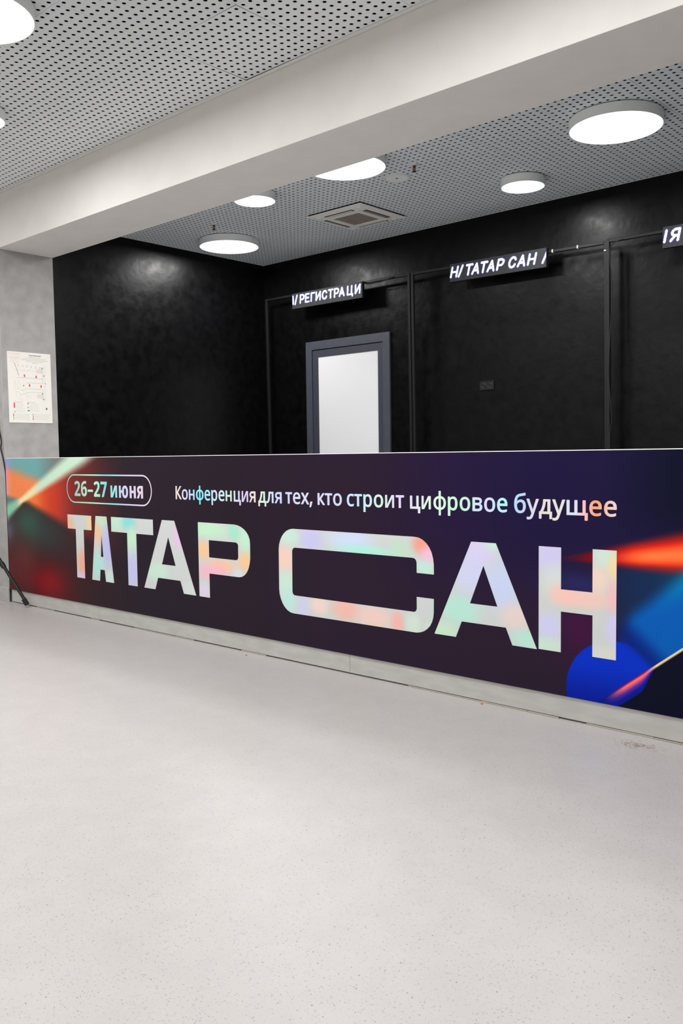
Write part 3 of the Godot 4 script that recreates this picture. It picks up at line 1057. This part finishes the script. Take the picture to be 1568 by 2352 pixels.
func portal_frame(xl: float, yl: float, xr: float, yr: float, label: String, marks: Array, z := -6.758) -> Node3D:
	# two leaning posts and a top bar of square steel tube, standing clear of the wall
	var root := thing("portal_frame", label, "metal frame", Vector3((xl + xr) / 2, 0, z))
	root.set_meta("group", "black portal frames along the back wall")
	var cx := (xl + xr) / 2
	var w := 0.028
	for e in [[xl + w / 2, yl, 0.030], [xr - w / 2, yr, 0.030]]:
		var st := begin()
		var top := Vector3(e[0] - cx, e[1], 0)
		var bot := Vector3(e[0] - cx + e[2], 0, 0)
		var axis := (top - bot).normalized()
		box(st, (top + bot) / 2, Vector3(w, (top - bot).length(), w), 0.002, Basis(Vector3.BACK.cross(axis) * -1.0, axis, Vector3.BACK))
		obj("post", st, M.metal_black, root)
	var st := begin()
	var a := Vector3(xl + w - cx, yl - 0.012, 0)
	var b := Vector3(xr - w - cx, yr - 0.012, 0)
	var ax := (b - a).normalized()
	box(st, (a + b) / 2, Vector3((b - a).length(), 0.023, w), 0.002, Basis(ax, Vector3.BACK.cross(ax), Vector3.BACK))
	obj("top_bar", st, M.metal_black, root)
	for k in marks:
		st = begin()
		box(st, Vector3(k[0] - cx, k[1], 0.0), Vector3(k[2], k[3], w + 0.004), 0.001)
		obj("tape", st, M.white_tape if k[4] else M.rubber, root)
	return root

func build_frames_and_signs() -> void:
	portal_frame(-7.243, 2.944, -5.209, 2.936, "black steel portal frame around the white door, nearest the room corner",
		[[-5.222, 2.76, 0.034, 0.010, 0], [-5.216, 2.40, 0.034, 0.010, 0]])
	portal_frame(-5.196, 2.936, -3.200, 2.895, "black steel portal frame above the twin socket, carrying the middle sign",
		[[-3.46, 2.889, 0.012, 0.027, 1], [-3.69, 2.893, 0.012, 0.027, 1], [-3.212, 2.82, 0.032, 0.010, 1], [-3.19, 1.93, 0.034, 0.012, 0], [-3.18, 1.52, 0.034, 0.012, 0]])
	portal_frame(-3.196, 2.895, -1.17, 2.880, "black steel portal frame with a loose cable hanging down its post", [], -6.726)
	# displays
	var i1 := led_image([["\\", 2.0], ["/", 13.0], ["Р", 35.0], ["Е", 58.0], ["Г", 82.0], ["И", 103.0], ["С", 129.0], ["Т", 154.0], ["Р", 179.0], ["А", 199.0], ["Ц", 231.0], ["И", 262.0]], 21.5, 24.0, 15.5, 0.06, 2.9)
	led_sign(Vector3(-6.272, 2.853, -6.704), Vector2(0.996, 0.163), -0.004, i1, "led sign showing registration text on the portal frame around the white door")
	var i2 := led_image([["Н", 3.0], ["/", 29.0], ["Т", 49.0], ["А", 71.0], ["Т", 95.0], ["А", 118.0], ["Р", 147.0], ["С", 181.0], ["А", 208.0], ["Н", 237.0], ["/", 279.0]], 22.0, 25.0, 13.0, 0.22, 2.9)
	led_sign(Vector3(-4.2165, 2.8455, -6.704), Vector2(0.986, 0.162), -0.011, i2, "led sign between two slashes on the portal frame above the socket")
	var i3 := led_image([["|", 4.0], ["Я", 18.0], ["/", 84.0], ["Т", 110.0], ["А", 130.0], ["Т", 160.0], ["А", 178.0], ["Р", 206.0], ["С", 240.0]], 22.0, 25.0, 14.0, 0.18, 2.9)
	led_sign(Vector3(-2.225, 2.814, -6.672), Vector2(0.986, 0.160), -0.012, i3, "led sign on the portal frame with the hanging cable")
	# thin cable hanging beside the third frame's post
	var st := begin()
	tube(st, curve([Vector3(-3.05, 2.874, -6.706), Vector3(-3.12, 2.86, -6.704), Vector3(-3.158, 2.80, -6.704), Vector3(-3.146, 2.62, -6.704), Vector3(-3.136, 2.40, -6.704), Vector3(-3.150, 2.15, -6.704), Vector3(-3.160, 1.82, -6.704), Vector3(-3.134, 1.47, -6.704), Vector3(-3.146, 1.30, -6.704), Vector3(-3.13, 0.6, -6.704), Vector3(-3.12, 0.006, -6.73)]), 0.004, 6)
	var o := obj("cable", st, M.rubber)
	tag(o, "thin long black cable hanging down a portal frame post", "cable")
	st = begin()
	tube(st, curve([Vector3(-5.795, 2.93, -6.738), Vector3(-5.74, 2.905, -6.738), Vector3(-5.66, 2.900, -6.738), Vector3(-5.52, 2.905, -6.738), Vector3(-5.40, 2.925, -6.738)]), 0.005, 6)
	o = obj("cable", st, M.rubber)
	tag(o, "short black cable sagging from the bar beside the registration sign", "cable")

# ---------------------------------------------------------------- ceiling fittings
func build_ceiling_fittings() -> void:
	# cassette air conditioner
	var root := thing("air_conditioner", "white square cassette air conditioner set in the ceiling", "air conditioner", Vector3(-5.281, CEIL, -6.067))
	var h := 0.322
	root.position.y -= 0.008
	var st := begin()
	# panel: dished frame from the outer edge down to a flat centre
	var drop := -0.022
	var outer := [Vector3(-h, -0.012, -h), Vector3(h, -0.012, -h), Vector3(h, -0.012, h), Vector3(-h, -0.012, h)]
	var k1 := 0.255
	var inn := [Vector3(-k1, drop, -k1), Vector3(k1, drop, -k1), Vector3(k1, drop, k1), Vector3(-k1, drop, k1)]
	var k2 := 0.150
	var hole := [Vector3(-k2, drop, -k2), Vector3(k2, drop, -k2), Vector3(k2, drop, k2), Vector3(-k2, drop, k2)]
	for k in 4:
		var n := (k + 1) % 4
		quad_out(st, outer[k], outer[n], inn[n], inn[k], Vector3(0, 0.5, 0))
		quad_out(st, outer[k], outer[n], outer[n] + Vector3(0, 0.006, 0), outer[k] + Vector3(0, 0.006, 0), Vector3(0, -0.009, 0))
		quad_out(st, inn[k], inn[n], hole[n], hole[k], Vector3(0, 0.5, 0))
		var up := Vector3(0, 0.03, 0)
		quad_out(st, hole[k], hole[n], hole[n] + up, hole[k] + up, (hole[k] + hole[n]) * 1.5)
	quad_out(st, outer[0] + Vector3(0, 0.006, 0), outer[1] + Vector3(0, 0.006, 0), outer[2] + Vector3(0, 0.006, 0), outer[3] + Vector3(0, 0.006, 0), Vector3(0, -0.5, 0))
	obj("panel", st, M.ac, root)
	st = begin()
	box(st, Vector3(0, 0.001, 0), Vector3(0.61, 0.014, 0.61))
	obj("mount", st, M.fleece, root)
	# intake grille: crossed bars over a dark well
	st = begin()
	box(st, Vector3(0, -0.004, 0), Vector3(k2 * 2, 0.008, k2 * 2))
	obj("intake", st, M.ac_dark, root)
	st = begin()
	var nb := 12
	for i in nb + 1:
		var p := -k2 + 2 * k2 * i / nb
		box(st, Vector3(p, drop + 0.0046, 0), Vector3(0.0065, 0.007, k2 * 2))
		box(st, Vector3(0, drop + 0.004, p), Vector3(k2 * 2, 0.007, 0.0065))
	obj("grille", st, M.ac_grille, root)
	# raised centre frame round the grille
	st = begin()
	for k in 4:
		var b := Basis(Vector3.UP, PI / 2 * k)
		box(st, b * Vector3(0, drop - 0.003, k2 + 0.030), Vector3(0.418 if k % 2 == 0 else 0.301, 0.006, 0.058), 0.002, b)
	obj("grille_frame", st, M.ac, root)
	# four outlet slots, each a dark mouth with a swing flap
	for k in 4:
		var b := Basis(Vector3.UP, PI / 2 * k)
		st = begin()
		box(st, b * Vector3(0, drop + 0.0035, 0.236), Vector3(0.33, 0.012, 0.044), 0.003, b)
		obj("outlet", st, M.ac_dark, root)
		st = begin()
		box(st, b * Vector3(0, drop - 0.004, 0.238), Vector3(0.31, 0.003, 0.016), 0.001, b)
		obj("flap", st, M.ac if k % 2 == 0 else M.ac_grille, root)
	for k in 4:
		var b := Basis(Vector3.UP, PI / 2 * k)
		st = begin()
		var c := b * Vector3(0.242, drop + 0.004, 0.242)
		lathe(st, [Vector2(0.0, -0.008), Vector2(0.022, -0.008), Vector2(0.026, -0.004), Vector2(0.026, 0.006)], 20, Transform3D(Basis.IDENTITY, c))
		obj("corner_cap", st, M.ac, root)
	# ceiling speaker
	root = thing("ceiling_speaker", "flat round white ceiling speaker beside a large lamp", "speaker", Vector3(-4.345, CEIL, -5.475))
	st = begin()
	lathe(st, [Vector2(0.088, -0.006), Vector2(0.094, -0.008), Vector2(0.104, -0.007), Vector2(0.108, -0.003), Vector2(0.108, 0.0)], 48)
	obj("rim", st, M.trim, root)
	st = begin()
	lathe(st, [Vector2(0.0, -0.0055), Vector2(0.06, -0.0058), Vector2(0.088, -0.006)], 48)
	obj("mesh_cover", st, M.lamp_body, root)
	st = begin()
	lathe(st, [Vector2(0.0, -0.008), Vector2(0.008, -0.008), Vector2(0.009, -0.005)], 16)
	obj("badge", st, M.spacer, root)
	# sprinklers
	for e in [[-6.407, 5.337, "bronze sprinkler head hanging beside the large lamp near the black corner"], [-4.053, 5.317, "bronze sprinkler head hanging beside the round ceiling speaker"]]:
		root = thing("sprinkler", e[2], "sprinkler", Vector3(e[0], CEIL, -e[1]), "sprinkler heads behind the beam")
		st = begin()
		lathe(st, [Vector2(0.012, -0.012), Vector2(0.026, -0.008), Vector2(0.031, -0.002), Vector2(0.031, 0.0)], 32)
		obj("escutcheon", st, M.trim, root)
		st = begin()
		lathe(st, [Vector2(0.0, -0.026), Vector2(0.010, -0.026), Vector2(0.012, -0.022), Vector2(0.012, -0.010)], 20)
		tube(st, curve([Vector3(-0.010, -0.024, 0), Vector3(-0.013, -0.034, 0), Vector3(-0.009, -0.046, 0), Vector3(0, -0.052, 0)], 4), 0.0026, 6)
		tube(st, curve([Vector3(0.010, -0.024, 0), Vector3(0.013, -0.034, 0), Vector3(0.009, -0.046, 0), Vector3(0, -0.052, 0)], 4), 0.0026, 6)
		obj("frame", st, M.brass, root)
		st = begin()
		lathe(st, [Vector2(0.0, -0.050), Vector2(0.0034, -0.046), Vector2(0.0038, -0.030), Vector2(0.0, -0.026)], 12)
		obj("glass_bulb", st, M.bulb, root)
		st = begin()
		lathe(st, [Vector2(0.0, -0.057), Vector2(0.017, -0.056), Vector2(0.017, -0.054), Vector2(0.0, -0.053)], 24)
		obj("deflector", st, M.brass, root)

# ---------------------------------------------------------------- small things
func line(img: Image, a: Vector2, b: Vector2, c: Color, w := 1) -> void:
	var n := int(maxf(absf(b.x - a.x), absf(b.y - a.y))) + 1
	for i in n + 1:
		var p := a.lerp(b, float(i) / n)
		img.fill_rect(Rect2i(int(p.x), int(p.y), w, w), c)

func small_print(img: Image, x: int, y: int, w: int, c: Color, rng: RandomNumberGenerator) -> void:
	var at := x
	while at < x + w:
		var n := 2 + rng.randi() % 6
		img.fill_rect(Rect2i(at, y, mini(n, x + w - at), 2), c)
		at += n + 1 + rng.randi() % 2

func plan_texture() -> ImageTexture:
	# print of the evacuation plan; 400 x 612
	var img := Image.create(400, 612, false, Image.FORMAT_RGB8)
	var paper := srgb(240, 236, 229)
	img.fill(paper)
	var rng := RandomNumberGenerator.new()
	rng.seed = 12
	var red := srgb(196, 84, 58)
	var faint_red := srgb(226, 176, 160)
	var green := srgb(120, 178, 160)
	var teal := srgb(60, 160, 172)
	var ink := srgb(120, 118, 108)
	var grey := srgb(196, 194, 186)
	for r in [Rect2i(8, 12, 102, 36), Rect2i(22, 54, 74, 38)]:
		line(img, r.position, r.position + Vector2i(r.size.x, 0), faint_red, 2)
		line(img, r.position, r.position + Vector2i(0, r.size.y), faint_red, 2)
		line(img, r.position + Vector2i(0, r.size.y), r.end, faint_red, 2)
		line(img, r.position + Vector2i(r.size.x, 0), r.end, faint_red, 2)
	for k in 3:
		small_print(img, 18 + 4 * k, 18 + 9 * k, 84 - 8 * k, grey, rng)
		small_print(img, 32, 61 + 9 * k, 54, faint_red, rng)
	for k in 5:
		small_print(img, [190, 140, 118, 170, 226][k], 40 + 12 * k, [110, 214, 258, 160, 54][k], ink, rng)
	# walls, rooms, routes
	line(img, Vector2(60, 96), Vector2(96, 200), ink, 3)
	line(img, Vector2(84, 156), Vector2(320, 156), grey, 2)
	for k in 6:
		img.fill_rect(Rect2i(92 + 40 * k, 108 + 2 * k, 6, 18), grey)
	img.fill_rect(Rect2i(262, 138, 58, 38), srgb(224, 220, 212))
	img.fill_rect(Rect2i(262, 360, 58, 34), srgb(224, 220, 212))
	for e in [[84, 220, 316, 222], [166, 262, 316, 262], [150, 314, 316, 314], [112, 328, 150, 328], [172, 344, 316, 344], [96, 372, 150, 358], [150, 358, 172, 344]]:
		line(img, Vector2(e[0], e[1]), Vector2(e[2], e[3]), green, 2)
	line(img, Vector2(316, 138), Vector2(316, 262), green, 2)
	line(img, Vector2(318, 314), Vector2(318, 398), green, 2)
	line(img, Vector2(334, 112), Vector2(334, 420), grey, 2)
	line(img, Vector2(344, 112), Vector2(344, 420), grey, 1)
	for e in [[56, 250, 96, 318], [86, 244, 116, 300], [66, 340, 110, 352], [70, 388, 118, 418], [100, 376, 134, 420], [160, 366, 206, 396], [56, 318, 96, 318], [66, 340, 72, 384], [176, 366, 178, 396], [206, 366, 206, 396], [150, 370, 176, 428], [60, 252, 60, 316]]:
		line(img, Vector2(e[0], e[1]), Vector2(e[2], e[3]), srgb(168, 166, 156), 1)
	for e in [[144, 192], [252, 196], [188, 274], [296, 278]]:
		img.fill_rect(Rect2i(e[0], e[1], 12, 22), red)
	for e in [[326, 190], [308, 350], [134, 284]]:
		img.fill_rect(Rect2i(e[0], e[1], 10, 10), red)
	img.fill_rect(Rect2i(308, 124, 18, 12), green)
	img.fill_rect(Rect2i(312, 398, 18, 10), green)
	img.fill_rect(Rect2i(338, 258, 8, 8), teal)
	# legend
	small_print(img, 42, 432, 84, ink, rng)
	small_print(img, 168, 432, 74, ink, rng)
	img.fill_rect(Rect2i(42, 440, 12, 44), red)
	img.fill_rect(Rect2i(168, 440, 10, 10), red)
	img.fill_rect(Rect2i(168, 472, 10, 12), green)
	img.fill_rect(Rect2i(168, 500, 18, 10), srgb(40, 140, 116))
	img.fill_rect(Rect2i(46, 512, 9, 9), teal)
	img.fill_rect(Rect2i(340, 476, 14, 18), srgb(90, 100, 98))
	for k in 9:
		small_print(img, 62, 443 + 9 * k, 60 + rng.randi() % 24, grey, rng)
		small_print(img, 188, 443 + 8 * k, 70 + rng.randi() % 34, grey, rng)
	for k in 4:
		var y := 534 + 14 * k
		img.fill_rect(Rect2i(32, y, 10, 9), red if k < 2 else srgb(190, 170, 110))
		img.fill_rect(Rect2i(212, y, 10, 9), green if k < 2 else red)
		for q in 2:
			small_print(img, 50, y + 1 + 5 * q, 130 + rng.randi() % 24, grey, rng)
			small_print(img, 230, y + 1 + 5 * q, 120 + rng.randi() % 40, grey, rng)
	return ImageTexture.create_from_image(img)

func build_small_things() -> void:
	# evacuation plan on the end face of the grey wall, print facing +x
	var root := thing("evacuation_plan", "white printed evacuation plan board on the grey plaster wall end", "sign", Vector3(PIER, 1.803, -3.755))
	root.rotation.y = PI / 2
	root.rotation.z = 0.0
	var st := begin()
	box(st, Vector3(0, 0, 0.0025), Vector3(0.392, 0.594, 0.005), 0.0006)
	obj("board", st, M.board, root)
	st = begin()
	var c := [Vector3(-0.1955, -0.2965, 0.0054), Vector3(-0.1955, 0.2965, 0.0054), Vector3(0.1955, 0.2965, 0.0054), Vector3(0.1955, -0.2965, 0.0054)]
	var uv := [Vector2(0, 1), Vector2(0, 0), Vector2(1, 0), Vector2(1, 1)]
	for k in [0, 1, 2, 0, 2, 3]:
		st.set_normal(Vector3(0, 0, 1))
		st.set_uv(uv[k])
		st.add_vertex(c[k])
	var pm := mat(Color.WHITE, 0.45)
	pm.albedo_texture = plan_texture()
	pm.texture_repeat = false
	obj("print", st, pm, root)
	var tm := word_mesh("ПЛАН ЭВАКУАЦИИ", font(true), -0.005, 0.105, 0.268, 0.010, "П", 0.0055, 0.0003)
	put("title", tm, mat(srgb(96, 94, 84), 0.6), root)
	# twin socket on the back wall
	root = thing("wall_socket", "black twin power socket on the black back wall", "socket", Vector3(-4.4255, 1.8195, BACK))
	st = begin()
	box(st, Vector3(0, 0, 0.006), Vector3(0.153, 0.084, 0.012), 0.003)
	obj("plate", st, M.metal_black, root)
	for sx in [-0.036, 0.036]:
		st = begin()
		lathe(st, [Vector2(0.0, -0.012 + 0.014), Vector2(0.019, 0.002), Vector2(0.0205, 0.0122), Vector2(0.0235, 0.0145), Vector2(0.026, 0.0122)], 32, Transform3D(Basis(Vector3.RIGHT, PI / 2), Vector3(sx, 0, 0)))
		var so := obj("outlet", st, M.tripod, root)
		for s in [-1.0, 1.0]:
			st = begin()
			box(st, Vector3(sx, s * 0.0185, 0.011), Vector3(0.008, 0.003, 0.006), 0.001)
			obj("contact", st, M.chrome, so)
	# tripod stand at the left
	var hub := Vector3(-7.1, 1.08, -3.05)
	root = thing("tripod_stand", "black tripod stand in front of the grey wall, one leg by the counter", "stand", Vector3(hub.x, 0, hub.z))
	st = begin()
	tube(st, [Vector3(0, 0.24, 0), Vector3(0, 1.15, 0)], 0.0175, 16)
	tube(st, [Vector3(0, 1.10, 0), Vector3(0, 1.75, 0)], 0.014, 16)
	obj("pole", st, M.tripod, root)
	st = begin()
	lathe(st, [Vector2(0.018, 1.04), Vector2(0.032, 1.05), Vector2(0.032, 1.11), Vector2(0.022, 1.13), Vector2(0.018, 1.16)], 20)
	obj("hub", st, M.tripod, root)
	st = begin()
	lathe(st, [Vector2(0.018, 0.25), Vector2(0.028, 0.255), Vector2(0.028, 0.30), Vector2(0.018, 0.305)], 20)
	obj("collar", st, M.tripod, root)
	st = begin()
	tube(st, [Vector3(0.02, 1.12, 0), Vector3(0.07, 1.12, 0)], 0.012, 12)
	obj("clamp_knob", st, M.rubber, root)
	var foot0 := Vector3(-6.585, 0.018, -3.455) - Vector3(hub.x, 0, hub.z)
	for k in 3:
		var b := Basis(Vector3.UP, TAU / 3 * k)
		var foot := b * foot0
		var out := Vector3(foot.x, 0, foot.z).normalized()
		var top := Vector3(0, 1.075, 0) + out * 0.026
		st = begin()
		tube(st, [top, foot + Vector3(0, 0.006, 0)], 0.0135, 14)
		var leg := obj("leg", st, M.tripod, root)
		st = begin()
		var d := (top - foot).normalized()
		tube(st, [foot + d * 0.005, foot + d * 0.060], 0.0195, 14)
		obj("rubber_foot", st, M.rubber, leg)
		var joint := foot.lerp(top, 0.31)
		st = begin()
		tube(st, [Vector3(0, 0.28, 0) + out * 0.022, joint], 0.009, 10)
		obj("brace", st, M.tripod, root)
		st = begin()
		tube(st, [joint - d * 0.022, joint + d * 0.022], 0.020, 14)
		obj("joint", st, M.tripod, root)
	# cable that drops from the stand into the gap at the counter's end
	st = begin()
	tube(st, curve([Vector3(-7.30, 1.95, -3.498), Vector3(-7.16, 1.80, -3.498), Vector3(-7.06, 1.52, -3.496), Vector3(-7.020, 1.40, -3.496), Vector3(-7.006, 1.345, -3.496), Vector3(-7.018, 1.290, -3.496), Vector3(-6.990, 1.215, -3.496), Vector3(-6.967, 1.134, -3.498), Vector3(-6.966, 1.04, -3.504), Vector3(-6.966, 0.7, -3.506), Vector3(-6.967, 0.3, -3.506), Vector3(-6.967, 0.006, -3.506)], 6), 0.0055, 8)
	var o := obj("power_cable", st, M.rubber)
	tag(o, "black power cable running down the grey wall behind the counter end", "cable")
	# litter on the floor by the plinth
	for e in [[-3.922, -3.443, "small orange crumb on the floor near the middle plinth joint"], [-2.27, -3.478, "small orange crumb tucked against the plinth below the large letters"]]:
		st = begin()
		lathe(st, [Vector2(0.0, 0.0), Vector2(0.006, 0.0005), Vector2(0.008, 0.003), Vector2(0.004, 0.007), Vector2(0.0, 0.008)], 9, Transform3D(Basis.from_scale(Vector3(1.0, 0.8, 0.7)), Vector3(e[0], 0.0, e[1])))
		o = obj("crumb", st, mat(srgb(196, 104, 34), 0.6))
		tag(o, e[2], "crumb")
	# dried dirt scraped over the floor by the plinth
	st = begin()
	var rng := RandomNumberGenerator.new()
	rng.seed = 31
	for i in 150:
		var u := rng.randfn(0.0, 1.0)
		var v := rng.randfn(0.0, 1.0)
		var p := Vector3(-1.46 + u * 0.045 + v * 0.012, 0.0, -3.385 + v * 0.022 - u * 0.006)
		var a := rng.randf_range(0.2, 0.9)
		var w := rng.randf_range(0.001, 0.003)
		var len := rng.randf_range(0.003, 0.014)
		var e := Vector3(cos(a), 0, sin(a)) * len
		var f := Vector3(-sin(a), 0, cos(a)) * w
		var y := Vector3(0, 0.0004, 0)
		tri_out(st, p - e + y, p + f + y, p + e + y, p - y)
		tri_out(st, p - e + y, p - f + y, p + e + y, p - y)
	o = obj("dirt_smear", st, mat(srgb(158, 144, 135), 0.9))
	tag(o, "brownish smear of dried dirt on the floor beside the plinth", "dirt")
	o.set_meta("kind", "stuff")
